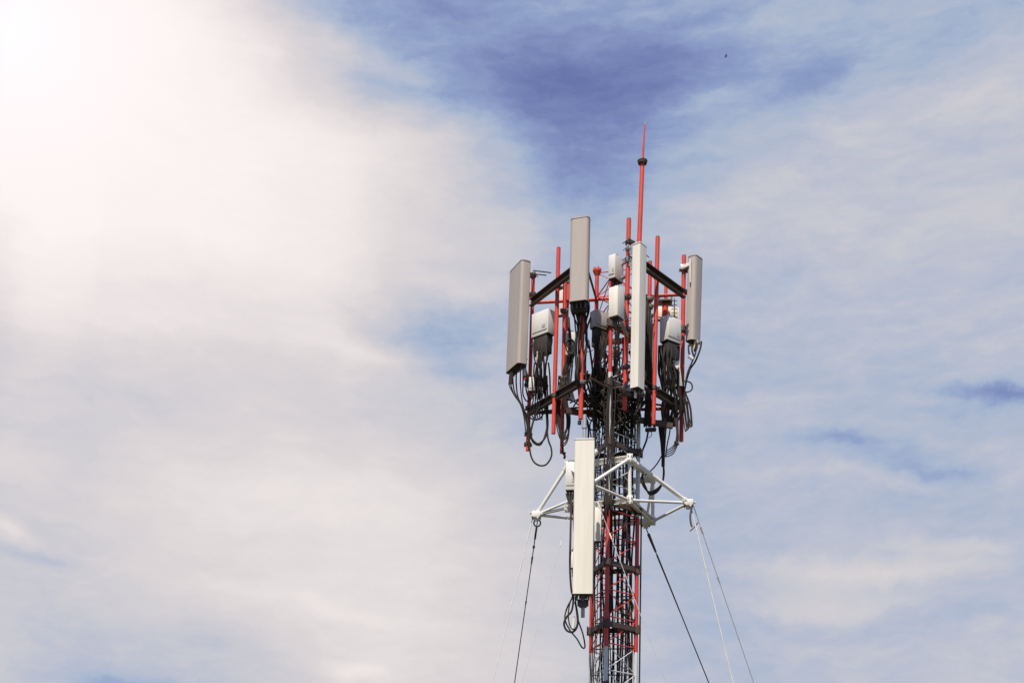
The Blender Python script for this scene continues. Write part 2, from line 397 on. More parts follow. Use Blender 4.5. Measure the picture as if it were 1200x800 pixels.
# ------------------------------------------------------------------ red antenna frame: two levels of dark beams
ZU = P(684, 308, -.8).z
ZL = P(700, 441, -.75).z
fr = thing('antenna_mounting_frame', (MX, 0, ZL), 'two-level frame of dark steel arms bolted round the mast head behind the antennas', 'antenna frame')
def ringz(px, py, z): return Q(px, py, z)
ul, un1, un2, ur = Q(622, 355, ZU), Q(686, 306, ZU), Q(752, 309, ZU), Q(802, 345, ZU)
ll, ln1, ln2, lr = Q(617, 484, ZL), Q(690, 442, ZL), Q(752, 449, ZL), Q(801, 478, ZL)
for a, b in ((ul, un1), (un2, ur)): link('upper_arm', one(channel, a, b, .06, .105, .010, -1), DARKBEAM, fr)
for a, b in ((ll, ln1), (ln2, lr)): link('lower_arm', one(channel, a, b, .06, .105, .010, -1), DARKBEAM, fr)
for z_, nl, nr, l_, r_ in ((ZU, un1, un2, ul, ur), (ZL, ln1, ln2, ll, lr)):
    for k, e in ((1, nl), (0, nr), (1, l_), (0, r_)) + (((2, nl), (2, nr)) if z_ == ZL else ()):
        c = at_z(k, z_ - .0); link('strut', one(tube, c, e + (c - e).normalized() * .04, .015, seg=8), RED if z_ == ZU and k == 0 else DARKBEAM, fr)
    bm = bmesh.new(); tube(bm, l_ + (r_ - l_) * .03, r_ - (r_ - l_) * .03, .022, seg=10); link('rear_rail', bm, RED if z_ == ZU else DARKBEAM, fr)
zb = P(700, 497, 0).z       # red beams at the foot of the frame
for a, b in ((P(663, 481, -.3), P(704, 487, .0)), (P(744, 491, .0), P(788, 499, .1))): link('lower_cross_bar', one(channel, a, b, .05, .07), DARKBEAM, fr)
# small dark plates on the arms where poles are clamped

# ------------------------------------------------------------------ red mounting poles
POLES = []
def clamp(bm, c, r, ax=Vector((0, 0, 1)), tail=Vector((0, -1, 0))):
    tube(bm, c - ax * .022, c + ax * .022, r + .012, seg=12)
    s = ax.cross(tail).normalized()
    for q in (-1, 1):
        o = c + s * q * (r + .016); tube(bm, o - tail * (r + .03), o + tail * (r + .05), .006, seg=6)
    box(bm, c + tail * (r + .022), (2 * r + .06, .012, .05), (s, tail, ax), .002)
def pole(top, bot, Y, r, label, clamps=(), m=RED, cat='pole', group='red mounting poles of the mast head', name='mounting_pole', tail=(0, 1, 0)):
    a, b = P(*bot, Y), P(*top, Y)
    t = thing(name, a, label, cat, group)
    bm = bmesh.new(); tube(bm, a, b, r, seg=16); link('pipe', bm, m, t)
    bm = bmesh.new(); tube(bm, b, b + (b - a).normalized() * .008, r * .93, seg=16); link('end_cap', bm, CAP, t)
    for cy in clamps:
        f = (cy - bot[1]) / (top[1] - bot[1]); c = a.lerp(b, f); tl = Vector(tail).normalized()
        link('clamp', one(clamp, c, r, (b - a).normalized(), tl), STEEL, t)
    POLES.append((a, b, r)); return t
pA = pole((625, 320), (618.3, 528), .52, .027, 'red pole behind the large left grey antenna, its foot hanging beside the lowest cable loop', (345, 478, 508, 520))
pole((654.6, 291), (648.5, 508), -.12, .028, 'tall free-standing red pole left of the top grey antenna, nothing mounted on it', (337, 464), tail=(.6, .8, 0))
pole((662.3, 322), (658.3, 531), .10, .026, 'red pole just right of the free-standing one, ending in a small rod tip', (366, 445, 452), tail=(0, -1, 0))
pole((667, 320), (663, 402), .32, .020, 'short thin red pole beside the dark box under the left arm', (330,))
pole((684.5, 262), (680.5, 491), -.72, .030, 'red pole behind the top grey antenna, running down through the cables', (300, 345, 450), tail=(0, -1, 0))
pole((737, 257), (732, 480), -.50, .030, 'tall red pole left of the central white antenna', (285, 305, 350, 387, 431, 455, 463), tail=(.7, -.7, 0))
pole((770.7, 278), (765.6, 497), -.33, .029, 'tall free-standing red pole right of the central white antenna', (325, 455), tail=(.6, .8, 0))
pole((761.8, 307), (758.3, 498), .05, .028, 'half-hidden red pole close behind the right edge of the central white antenna', (352, 361, 372), tail=(0, -1, 0))
pole((780.5, 333), (777.0, 546), .28, .024, 'red pole behind the right white radio unit, wrapped in cables at its foot', (356,), tail=(0, -1, 0))
pole((801.5, 300), (798.3, 517), .42, .030, 'red pole on the far right carrying the right grey antenna', (314, 342, 385, 470, 471), tail=(0, 1, 0))
# thick sleeve with flange on the pole behind the right radio unit
a = P(779.2, 372, .27); b = P(779.6, 355, .27)
t = thing('pole_sleeve', a, 'thick short red sleeve with a square plate above the right white radio unit', 'sleeve')
link('sleeve', one(tube, a, b, .042, seg=16), RED, t)
bm = bmesh.new(); box(bm, b + Vector((0, 0, .012)), (.19, .16, .02)); 
for s in (-1, 1): box(bm, b + Vector((s * .085, 0, .05)), (.018, .1, .055))
link('top_plate', bm, STEEL, t)

# lightning rod
a, m1, b = P(747.3, 330, -.10), P(752.8, 190, -.10), P(755.6, 146, -.10)
t = thing('lightning_rod', a, 'tallest red spike with a thin tip and a dark collar, rising above everything', 'lightning rod')
link('mast_pipe', one(tube, a, m1, .034, .029, seg=16), RED, t)
bm = bmesh.new(); tube(bm, m1 - Vector((0, 0, .022)), m1 + Vector((0, 0, .016)), .060, .070, seg=16)
for s in range(4):
    q = m1 + Vector((.05 * math.cos(s * 1.57 + .3), .05 * math.sin(s * 1.57 + .3), 0)); tube(bm, q - Vector((0, 0, .036)), q + Vector((0, 0, .035)), .008, seg=6)
link('collar', bm, DARKBEAM, t)
link('spike', one(tube, m1, b, .017, .009, seg=10), RED, t)
link('needle_tip', one(tube, b, P(755.9, 142.5, -.10), .006, .001, seg=8), GALV, t)

# ------------------------------------------------------------------ panel antennas
def panel(top, bot, Y, yaw, w, d, m, label, k=.35, conns=3, brackets=(), pole_at=None, capm=None, name='panel_antenna', bshift=0, group='panel antennas'):
    a, b = P(*bot, Y), P(*top, Y); x, y, z = frame(a, b, R(yaw)); Lh = (b - a).length
    sc_ = (Y + 14.4) / 14.4; w *= sc_; d *= sc_
    t = thing(name, a, label, 'antenna', group)
    link('radome', one(profile, a, b - z * .014, R(yaw), w, d, k), m, t)
    link('seam_band', one(profile, b - z * .014, b - z * .006, R(yaw), w * 1.012, d * 1.02, k), CAP, t)
    link('top_cap', one(profile, b - z * .006, b + z * .010, R(yaw), w * .985, d * .97, k), m, t)
    link('bottom_cap', one(profile, a - z * .006, a, R(yaw), w * .99, d * .98, k), CAP, t)
    for i in range(conns):
        c = a + x * ((i - (conns - 1) / 2) * w / (conns + .5)) + y * (d * .05)
        bm = bmesh.new(); tube(bm, c - z * .035, c - z * .005, .016, seg=10); tube(bm, c - z * .075, c - z * .035, .012, seg=10); link('connector', bm, STEEL, t)
    for (f, pp) in brackets:
        c = a + z * Lh * f + y * (d / 2 + .012)
        bm = bmesh.new(); box(bm, c, (.07, .022, .14), (x, y, z), .003)
        p2 = Vector((pp.x, pp.y, pp.z)); dd = p2 - c
        for s in (-.025, .025): beam(bm, c + x * s, c + x * s + dd * .9, .012, .045)
        tl = dd.normalized(); tl.z = 0; clamp(bm, p2, .03, Vector((0, 0, 1)), -tl.normalized())
        for s in (-1, 1): tube(bm, c + x * .05 * s + z * .03, c + x * .05 * s + z * .03 + y * .06, .008, seg=6)
        link('bracket', bm, GALV if m is not GREYR else STEEL, t)
    return t, a, b, (x, y, z)
def on_pole(px, py, Y): return P(px, py, Y)
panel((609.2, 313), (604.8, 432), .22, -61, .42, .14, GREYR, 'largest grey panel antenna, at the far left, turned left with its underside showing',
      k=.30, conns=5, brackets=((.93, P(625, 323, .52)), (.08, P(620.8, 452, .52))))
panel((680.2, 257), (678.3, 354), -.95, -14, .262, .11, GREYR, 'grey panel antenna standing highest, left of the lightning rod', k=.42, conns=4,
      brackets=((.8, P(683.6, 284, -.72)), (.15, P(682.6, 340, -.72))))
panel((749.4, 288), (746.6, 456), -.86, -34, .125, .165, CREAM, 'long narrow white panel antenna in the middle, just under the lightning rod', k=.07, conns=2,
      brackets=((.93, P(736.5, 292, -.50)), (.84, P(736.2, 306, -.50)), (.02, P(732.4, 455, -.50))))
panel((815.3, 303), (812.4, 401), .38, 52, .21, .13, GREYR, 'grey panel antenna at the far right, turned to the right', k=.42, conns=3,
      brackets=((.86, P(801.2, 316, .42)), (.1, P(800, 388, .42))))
t, pa, pb_, ax_ = panel((685.4, 515.5), (682.9, 696), -1.28, -1.5, .266, .10, CREAM, 'long cream panel antenna hanging lowest, in front of the white guy frame', k=.16, conns=3, brackets=())
# white strip and clamp on the right grey antenna
# pipe carrying the low cream antenna
a = P(683.0, 723, -1.12); b = P(685.2, 486, -1.12)
t = thing('antenna_support_pipe', a, 'grey galvanised pipe showing above and below the lowest cream antenna', 'pipe')
link('pipe', one(tube, a, b, .024, seg=16), GALV, t)
bm = bmesh.new(); c = P(683.2, 706, -1.14); box(bm, c, (.135, .12, .07), bev=.006); box(bm, c - Vector((0, 0, .035)) , (.09, .13, .03)); box(bm, c + Vector((0, 0, .08)), (.10, .06, .05))
for s in (-1, 1): tube(bm, c + Vector((s * .055, -.08, 0)), c + Vector((s * .055, .06, 0)), .008, seg=6)
link('clamp', bm, STEEL, t)
bm = bmesh.new(); c = P(685, 500, -1.12); tube(bm, c - Vector((0, 0, .02)), c + Vector((0, 0, .02)), .033); link('clamp', bm, GALV, t)
for zz, pz in (('a', (685, 566)), ('b', (684.3, 612))):
    c = P(*pz, -1.12); link('clamp', one(box, c, (.09, .08, .05), bev=.004), GALV, t)

# ------------------------------------------------------------------ radio units
def unit(c, yaw, w, d, h, label, m=CASE, dark=0.0, fins='side', conns=3, cat='radio unit', name='radio_unit', tilt=0.0, pipe=None, group='radio units', cover=True):
    """c = centre of the pale case; dark = height of the dark connector bay below it"""
    ax = (Vector((math.cos(R(yaw)), math.sin(R(yaw)), 0)), Vector((-math.sin(R(yaw)), math.cos(R(yaw)), 0)), Vector((0, 0, 1)))
    h *= .91; dark *= .91
    if tilt:
        rm = Matrix.Rotation(R(tilt), 3, ax[1]); ax = tuple(rm @ v for v in ax)
    x, y, z = ax
    t = thing(name, c - z * (h / 2 + dark), label, cat, group)
    link('case', one(box, c, (w, d, h), ax, min(w, d, h) * .03), m, t)
    if cover:
        link('front_cover', one(box, c - y * (d / 2 + .004) + z * h * .04, (w * .86, .010, h * .78), ax, .003), m, t)
        bm = bmesh.new(); box(bm, c - y * (d / 2 + .012) + x * w * .25 - z * h * .18, (w * .2, .004, h * .13), ax); link('rating_plate', bm, GCASE, t)
    link('base_plate', one(box, c - z * (h / 2 + .006), (w * .93, d * .93, .012), ax, .002), CAP, t)
    bm = bmesh.new()
    for i in range(7):
        box(bm, c + y * (d / 2 + .012) + x * ((i - 3) * w / 7.6), (.006, .024, h * .88), ax)
    link('cooling_fins', bm, GCASE, t)
    bm = bmesh.new()
    hp = [c + z * h / 2 + x * w * .3, c + z * (h / 2 + .035) + x * w * .25, c + z * (h / 2 + .035) - x * w * .25, c + z * h / 2 - x * w * .3]
    for i in range(3): tube(bm, hp[i], hp[i + 1], .006, seg=6)
    link('handle', bm, STEEL, t)
    if dark:
        link('connector_bay', one(box, c - z * (h / 2 + .012 + dark / 2), (w * .82, d * .82, dark - .002), ax, .012), CAP, t)  # near-black colour also stands in for shade below the pale case
    zb = h / 2 + .012 + dark
    for i in range(conns):
        q = c + x * ((i - (conns - 1) / 2) * w / (conns + .4)) - z * zb
        bm = bmesh.new(); tube(bm, q, q - z * .045, .014, seg=10); tube(bm, q - z * .045, q - z * .09, .010, seg=8); link('connector', bm, STEEL, t)
    if pipe is not None:
        bm = bmesh.new(); bk = c + y * d / 2
        for s in (-.3, .3): beam(bm, bk + z * h * s, Vector((pipe.x, pipe.y, bk.z + h * s)), .04, .03)
        link('bracket', bm, GALV, t)
    return t
unit(P(636.5, 380.5, .10), -38, .30, .14, .37, 'white radio unit with dark lower half, right behind the large left grey antenna', dark=.28, pipe=P(624, 380, .52))
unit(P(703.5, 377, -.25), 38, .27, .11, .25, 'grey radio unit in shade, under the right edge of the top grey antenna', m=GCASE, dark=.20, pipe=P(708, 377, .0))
unit(P(721.5, 315.5, -.45), -32, .10, .20, .355, 'upper of two narrow white boxes stacked left of the central white antenna', dark=0, conns=2, pipe=P(736, 315, -.5))
unit(P(722.5, 355.8, -1.2), -32, .128, .16, .42, 'lower, creamier of two narrow white boxes stacked left of the central white antenna', m=CREAM, dark=0, conns=3, pipe=P(735, 355, -.5), cover=False)
unit(P(785.8, 388, .02), 41, .265, .14, .37, 'white radio unit with dark connector bay between the two right red poles', dark=.24, pipe=P(778, 388, .28))
unit(P(781, 368, .52), 8, .34, .06, .20, 'flat beige box high behind the right white radio unit', m=CREAM, conns=0)
unit(P(627.8, 450.5, .22), -10, .175, .10, .21, 'small white box low on the left, hung under the dark connectors', conns=3, dark=.0)
unit(P(791.3, 438, .12), 32, .10, .12, .40, 'slim beige box tilted among the cables beside the far right pole', m=CREAM, conns=1, tilt=-10, cover=False)
unit(P(668, 404, .12), 10, .13, .10, .36, 'pale box half hidden behind a small cable coil, left of the shaded pole', conns=2)
unit(P(731.5, 402, .25), 10, .045, .06, .20, 'tiny white box behind the tall pole left of the central white antenna', conns=0, cover=False)
unit(P(723, 411, .30), 5, .06, .06, .17, 'tiny white box seen through the cables in the middle of the mast', conns=0, cover=False)
unit(P(669.3, 558.5, -.22), -6, .135, .10, .41, 'white box with green-black plugs left of the lowest cream antenna', dark=0, conns=3, pipe=P(684, 558, -.34))
unit(P(700.4, 614.5, -.34), 6, .085, .07, .49, 'narrow beige box right of the lowest cream antenna', m=CREAM, conns=1, cover=False)
unit(P(671.4, 656, -1.22), 0, .045, .05, .215, 'very small white filter box at the left edge of the lowest cream antenna', conns=1, cover=False)
unit(P(659, 347, .40), -15, .13, .06, .62, 'tall thin pale box behind the free-standing left pole', m=CASE, conns=0, cover=False)
# yellow-tipped jumper plugs, below the left radio unit and right antenna
for (px, py, Y, lab) in ((632, 419, -.02, 'pair of pale yellow plugs on the dark lower half of the left white radio unit'),
                         (816, 406, .33, 'yellow-banded plug under the far right grey antenna')):
    c = P(px, py, Y); t = thing('cable_plug', c, lab, 'plug')
    for i, s in enumerate((-.022, .018)):
        bm = bmesh.new(); q = c + Vector((s, 0, 0)); tube(bm, q + Vector((0, 0, .05)), q - Vector((.012, 0, .04)), .014, .010, seg=10); link('ferrule', bm, BRASS, t)
        bm = bmesh.new(); tube(bm, q + Vector((0, 0, .05)), q + Vector((0, 0, .085)), .018, seg=10); link('nut', bm, GALV, t)
# small toothed rods; the level ones stand for bracket bolts
def toothed(a, b, n, ln, label, tv=Vector((1, 0, 0))):
    t = thing('toothed_rod', a, label, 'fitting'); link('shaft', one(tube, a, b, .008, seg=8), STEEL, t)
    for i in range(n):
        c = a.lerp(b, (i + .5) / n); link('tooth', one(tube, c - tv * ln, c + tv * ln, .0045, seg=6), STEEL, t)
toothed(P(790.2, 374, .1), P(790.4, 350, .1), 5, .04, 'short upright black rod with teeth above the right white radio unit')
toothed(P(625, 317, .35), P(645.5, 319.5, .1), 4, .045, 'thin dark toothed rod lying level behind the top of the large left grey antenna', Vector((.3, .1, -.2)))
toothed(P(626, 321, .35), P(640, 322.5, .15), 3, .035, 'second, shorter dark rod just under the level one behind the left grey antenna', Vector((.3, .1, -.2)))

# ------------------------------------------------------------------ white guy frame (torsion arms)
gf = thing('guy_outrigger', (MX, 0, P(716, 600, 0).z), 'white star-shaped steel frame round the mast that holds out the guy wires', 'guy frame')
ZG1 = P(738, 537, -.36).z; ZG2 = P(738, 586, -.36).z
def GP(px, py, z): return Q(px, py, z)
rings = []
for z_, dy in ((ZG1, 0), (ZG2, 49)):
    f = Q(738, 537 + dy, z_); r_ = Q(765, 561.5 + dy, z_); bl = Q(699, 566 + dy * .98, z_); l_ = Q(665, 546 + dy, z_)
    rings.append((f, r_, bl, l_))
    for a, b in ((l_, f), (f, r_), (r_, bl), (bl, l_)):
        link('ring_beam', one(channel, a, b, .05, .075, .009, -1), WHITE, gf)
    for q in (f, r_, l_):
        bm = bmesh.new(); box(bm, q + Vector((0, -.01, 0)), (.075, .06, .11), bev=.004)
        for s in (-1, 1):
            for s2 in (-1, 1): tube(bm, q + Vector((s * .022, -.065, s2 * .03)), q + Vector((s * .022, .03, s2 * .03)), .009, seg=6)
        link('corner_plate', bm, WHITE, gf)
link('post', one(tube, rings[1][0] + Vector((0, .02, .06)), rings[0][0] + Vector((0, .02, -.04)), .024), WHITE, gf)
link('post', one(tube, rings[1][1], rings[0][1], .024), WHITE, gf)
link('post', one(tube, rings[1][3] , rings[0][3], .024), WHITE, gf)
JL = P(628.5, 603, .08); JR = P(807, 589, .05); JF = P(692, 567, -1.0); JB = P(757, 612, .9)
def arm(a, b, r=.019):
    bm = bmesh.new(); v = (b - a); tube(bm, a, b, r, seg=12)
    tube(bm, a, a + v * .09, r * 1.45, r * 1.3, seg=12); tube(bm, b, b - v * .09, r * 1.45, r * 1.3, seg=12); link('arm', bm, WHITE, gf)
for j, es in ((JL, ((rings[0][3], .024), (rings[1][3], .019), (P(676, 583, -.1), .017), (P(697, 610, .1), .019))),
              (JR, ((rings[0][0], .027), (rings[1][0], .019), (rings[1][1], .019))),
              (JF, ((rings[0][0], .022), (rings[1][0], .018), (rings[0][3], .02), (rings[1][3], .018))),
              (JB, ((rings[1][1], .022), (rings[1][2], .018), (rings[0][1], .018)))):
    for e, r_ in es: arm(j, e, r_)
for j in (JL, JR, JF, JB):
    bm = bmesh.new(); box(bm, j, (.12, .10, .09), bev=.015); box(bm, j - Vector((0, 0, .05)), (.07, .03, .07), bev=.004)
    for s in range(6): q = j + Vector((.075 * math.cos(s), -.03 + .05 * math.sin(s * 1.3), .05 * math.sin(s))); tube(bm, q - Vector((0, .035, 0)), q + Vector((0, .035, 0)), .012, seg=6)
    link('joint_head', bm, WHITE, gf)
    bm = bmesh.new()
    for s in (-1, 1): tube(bm, j + Vector((s * .05, -.06, -.04)), j + Vector((s * .05, .06, -.04)), .011, seg=6)
    link('bolt', bm, STEEL, gf)

# ------------------------------------------------------------------ guy wires down to the ground
def ground_on(p0, p1, Y0, Ya):
    """the spot on the ground, Ya metres behind the mast, that lies on the picture line p0-p1"""
    n = pix_dir(*p0).cross(pix_dir(*p1)); return Vector((CAM.x + (-(n.y * (Ya - CAM.y)) - n.z * (0 - CAM.z)) / n.x, Ya, 0.0))
def guy(p0, p1, start, Ya, m, r, label, splice=None, hook=None):
    a = start; b = ground_on(p0, p1, start.y, Ya)
    t = thing('guy_wire', b, label, 'guy wire', 'guy wires')
    v = b - a; n = 24; pts_ = []
    for i in range(n + 1):
        f = i / n; p = a + v * f; pts_.append(p)
    link('strand', one(sweep, [a, a.lerp(b, .5), b], r, seg=6, sub=8), m, t)
    w = v.normalized()
    for (dist, ln, rr) in (splice or ()):
        q = a + w * dist; bm = bmesh.new(); tube(bm, q, q + w * ln, rr, rr * .7, seg=8); link('grip', bm, STEEL if m is DWIRE else WIRE, t)
    if hook:
        bm = bmesh.new(); c = a + w * .05
        xx, yy, _ = basis(a, b)
        sweep(bm, [c + (xx * math.cos(k * math.pi / 4) + w * math.sin(k * math.pi / 4)) * .045 for k in range(8)], .010, seg=6, sub=3, closed=True)
        tube(bm, c + w * .05, c + w * .22, .014, seg=8); tube(bm, c + w * .22, c + w * .30, .007, seg=6); tube(bm, c + w * .30, c + w * .34, .016, seg=8)
        link('turnbuckle', bm, DWIRE, t)
    bm = bmesh.new(); box(bm, b + Vector((0, 0, .1)), (.5, .5, .3), bev=.02); link('anchor_block', bm, CONC, t)
    return t
guy((624.5, 612), (578, 800), JL + Vector((-.05, 0, -.05)), -2.0, WIRE, .0052, 'pale guy wire running down furthest left from the left arm', splice=((.1, .3, .009), (.75, .1, .010)))
guy((630.5, 612), (603.5, 800), JL + Vector((.02, 0, -.06)), 1.5, DWIRE, .0065, 'dark guy wire with an eye hook below the left arm', splice=((.5, .1, .014), (1.1, .05, .012)), hook=True)
guy((667, 612), (613.5, 800), P(667.5, 600, -.5), -3.5, GALV, .0036, 'faint guy wire leaving beside the lowest cream antenna towards the lower left', splice=((.5, .1, .009),))
guy((701, 578), (784, 800), JF + Vector((.02, 0, -.04)), -5.0, GALV, .0040, 'white guy wire crossing in front of the mast to the lower right', splice=((.3, .12, .011), (.9, .1, .010)))
guy((758, 628), (829, 800), JB + Vector((-.01, 0, -.05)), 4.0, DWIRE, .0085, 'dark guy wire from behind the mast to the lower right', splice=((.12, .28, .022), (.45, .9, .013)))
guy((812, 597), (860, 800), JR + Vector((.03, 0, -.05)), -1.5, WIRE, .0072, 'brighter of the two guy wires from the right arm, the left one', splice=((.25, .12, .012), (.9, .06, .012)))
guy((815, 597), (884, 800), JR + Vector((.06, 0, -.03)), 2.0, WIRE, .0058, 'thinner grey guy wire from the right arm, the right one', splice=((.3, .1, .016), (1.0, .1, .012)))
# slack tail of wire hanging from right arm
def cable(pts_, r, label, group=None, m=CABLE, cat='cable', name='cable', sub=6, closed=False):
    bm = bmesh.new(); sweep(bm, [P(*p) for p in pts_], r, sub=sub, closed=closed)
    return tag(link(name, bm, m), label, cat, group)
cable([(811, 594, 0), (809, 603, 0), (809.5, 612, 0), (811, 617, .0)], .013, 'short dark wire tail hanging from the right arm joint', cat='wire', name='wire_tail', m=STEEL)
cable([(818, 612, 0), (813, 618, 0), (808.5, 622, 0)], .008, 'small dark wire end sticking out below the right arm joint', cat='wire', name='wire_tail', m=STEEL)

# ------------------------------------------------------------------ cables
rnd = random.Random(21)
def jig(v, s): return v + rnd.uniform(-s, s)
# under the large left antenna
GL = 'jumper cables under the large left grey antenna'
for i, (x0, pth) in enumerate([
    (598, [(599, 452), (603, 463), (610, 474), (614, 488), (616, 505)]),
    (601, [(602, 455), (606, 466), (612, 477), (619, 487), (628, 492), (636, 486), (640, 470)]),
    (605, [(605, 450), (607, 465), (613, 478), (617, 495), (620, 510), (626, 518)]),
    (610, [(610, 452), (612, 470), (616, 486), (620, 500)]),
    (613, [(613, 448), (613, 462), (618, 470), (625, 462)]),
    (616, [(616, 446), (617, 458), (621, 468), (628, 460)]),
    (600, [(597, 446), (597, 452), (604, 465), (609, 470)])]):
    y0 = 437 - (x0 - 598) * .5
    cable([(x0, y0, .22), (x0, y0 + 6, .22)] + [(a, b, .25 + .02 * i) for a, b in pth], .0085 + .001 * (i % 3), 'black jumper cable falling from the underside of the large left grey antenna', GL)
for i in range(4):
    cable([(598 + i * .8, 437, .2), (597.2 + i, 443, .2), (597.5 + i * .7, 450, .2)], .012, 'short black cable stub bunched under the left corner of the largest grey antenna', 'cable stubs at the left corner')
# white-red cable end near 615,437
cable([(615, 432, .15), (615, 440, .15)], .02, 'pink and white plug under the right corner of the large left grey antenna', cat='plug', m=CREAM, name='plug')
cable([(615, 440, .15), (615, 445, .15)], .016, 'red sleeve under the right corner of the large left grey antenna', cat='sleeve', m=RED, name='plug_sleeve')
# two great loops at left
cable([(639, 440, .2), (640, 470, .2), (642, 495, .2), (640, 510, .2), (633, 519, .2), (627, 518, .2), (622, 510, .2), (624, 497, .2), (628, 485, .2), (636, 470, .2)], .013, 'black cable forming the upper of two big hanging loops at the lower left', None)
cable([(641, 440, .24), (642, 475, .24), (641, 500, .24), (635, 519, .24), (629, 521, .24), (623, 515, .24), (621, 500, .24)], .010, 'thinner black cable following the upper big loop at the lower left', None)
cable([(637, 445, .16), (640, 480, .16), (642, 512, .16), (646, 525, .16), (646, 535, .16), (640, 544, .16), (632, 545, .16), (625, 540, .16), (621, 528, .16), (620, 505, .16), (618, 488, .16)], .012, 'black cable making the lowest wide loop at the lower left', None)
for i in range(5):
    cable([(623 + i * 3, 440, .15), (624 + i * 3.2, 455, .12), (625 + i * 2.5, 468, .16), (622 + i * 3.4, 482, .2), (627 + i * 2, 492, .25)], .009, 'black cable tucked behind the small white box on the lower left', 'cables behind the small white box')
for i in range(7):
    x = 626.5 + i * 2.7
    cable([(x, 425, .1), (jig(x, 1.5), 438, .05), (jig(x + 1, 2), 452, .12 + .02 * i), (jig(x + 1, 2), 468, .2)], .011, 'black cable leaving the dark lower half of the left white radio unit', 'cables below the left white radio unit')
for i in range(3):
    cable([(643, 385 + i * 5, .15), (647 - i, 396 + i * 3, .1), (645 - i * 1.5, 410 + i * 2, .1), (640, 422 + i * 3, .1)], .009, 'black cable curving between the left white radio unit and the free-standing red pole', 'cables curving beside the left radio unit')
# bundle at pole 660
for i in range(8):
    s = (i - 3.5) * 1.15
    dpt = 505 + rnd.uniform(-6, 12)
    s += rnd.uniform(-1.2, 1.2)
    cable([(660 + s, 440 + i, -.05), (655.5 + s * .5, 468, -.05), (654.5 + s * .6, 490, -.05), (657 + s * .4, dpt, -.05), (661 + s * .3, dpt + 6, -.05), (665.5 + s * .4, dpt - 4, -.05), (666.5 + s * .5, 488, -.05), (663 + s * .6, 470, -.05), (664 + s, 452, -.05)], .0078, 'black cable in the narrow loop bundle tied to the second left red pole', 'narrow loop bundle on the second left pole')
cable([(659, 520, .08), (660, 530, .06), (662, 534, .06), (661, 537, .06)], .016, 'black taped cable end at the foot of the second left red pole', cat='cable', m=CAP)
for q in range(3): cable([(658 + q * 2, 528 + q * 1.5, .05), (663 - q, 531 + q, .05)], .010, 'small dark clip at the foot of the second left red pole', 'clips at the pole foot', cat='clip', name='clip', m=CAP)
for (px0, py0, wd, yy, lab, grp) in ((626, 397, 17, -.10, 'black lead over the dark lower half of the left white radio unit', 'leads over the left dark connector bay'),
                                     (773, 404, 21, -.12, 'black lead over the dark lower half of the right white radio unit', 'leads over the right dark connector bay'),
                                     (694, 392, 19, -.36, 'black lead over the dark lower half of the shaded grey radio unit', 'leads over the middle dark connector bay')):
    for i in range(9):
        x = px0 + rnd.uniform(0, wd); x2 = px0 + wd * .5 + (x - px0 - wd * .5) * .8
        cable([(x, py0 + rnd.uniform(0, 4), yy + .02), (jig(x, 2.5), py0 + 11, yy - rnd.uniform(0, .05)), (jig(x2, 3), py0 + 24, yy - rnd.uniform(0, .05)), (jig(x2, 3), py0 + 38, yy), (jig(x2, 4), py0 + 56, yy + .1)], rnd.uniform(.006, .010), lab, grp)
cable([(679.3, 493, -.70), (679.1, 497, -.70)], .026, 'round black knob at the foot of the shaded red pole', cat='knob', name='knob', m=CAP)
# coil behind the second pole
for q in range(3):
    ctr = (668.5, 406)
    cable([(ctr[0] + 5.3 * math.cos(k * math.pi / 4 + q) , ctr[1] + (7.5 + q * .6) * math.sin(k * math.pi / 4 + q), -.02 - q * .03) for k in range(8)], .0085, 'turn of the small cable coil hung in front of the half hidden pale box', 'small cable coil', closed=True)
cable([(666, 372, .05), (667, 385, .02), (668, 397, .0), (667, 415, .0), (665, 435, .05), (667, 455, .1)], .02, 'thick dark taped cable trunk running down behind the small coil')
for i in range(5):
    cable([(664 + i * 2, 412, .1), (663 + i * 2, 424, .05), (660 + i * 2.5, 436, .05), (661 + i * 2, 450, .05), (664 + i * 2.2, 468, .0)], .012, 'black cable gathered below the pale box left of the shaded pole', 'cables below the pale box')
# under top grey antenna
GT = 'cables hanging from the top grey antenna'
for i in range(11):
    x = 670 + i * 2.0
    pts_ = [(x, 354, -.85), (jig(x, 1), 364, -.82)]
    for y in (382, 402, 424, 446): pts_.append((jig(674.5 + i * 1.0 + (3 if i > 6 else 0), 2.4), y, -.75 + rnd.uniform(-.08, .1)))
    pts_.append((jig(684 + i, 3), 470, -.5))
    cable(pts_, .009 + .002 * (i % 3), 'black jumper cable hanging from the underside of the top grey antenna', GT)
bm = bmesh.new(); c = P(679, 361, -.86); box(bm, c, (.20, .09, .13), (Vector((.97, -.24, 0)), Vector((.24, .97, 0)), Vector((0, 0, 1))), .02)
tag(link('cable_boot', bm, CAP), 'dark connector shroud directly under the top grey antenna', 'connector shroud')
# big red-dark sheathing along the pole under the antenna
for i in range(3):
    cable([(679 + i * 2.2, 372, -.68), (678.5 + i * 2, 410, -.68), (678 + i * 2, 450, -.66), (680 + i * 2, 476, -.5)], .014, 'thick black feeder strapped along the red pole behind the top grey antenna', 'feeders strapped to the shaded pole')
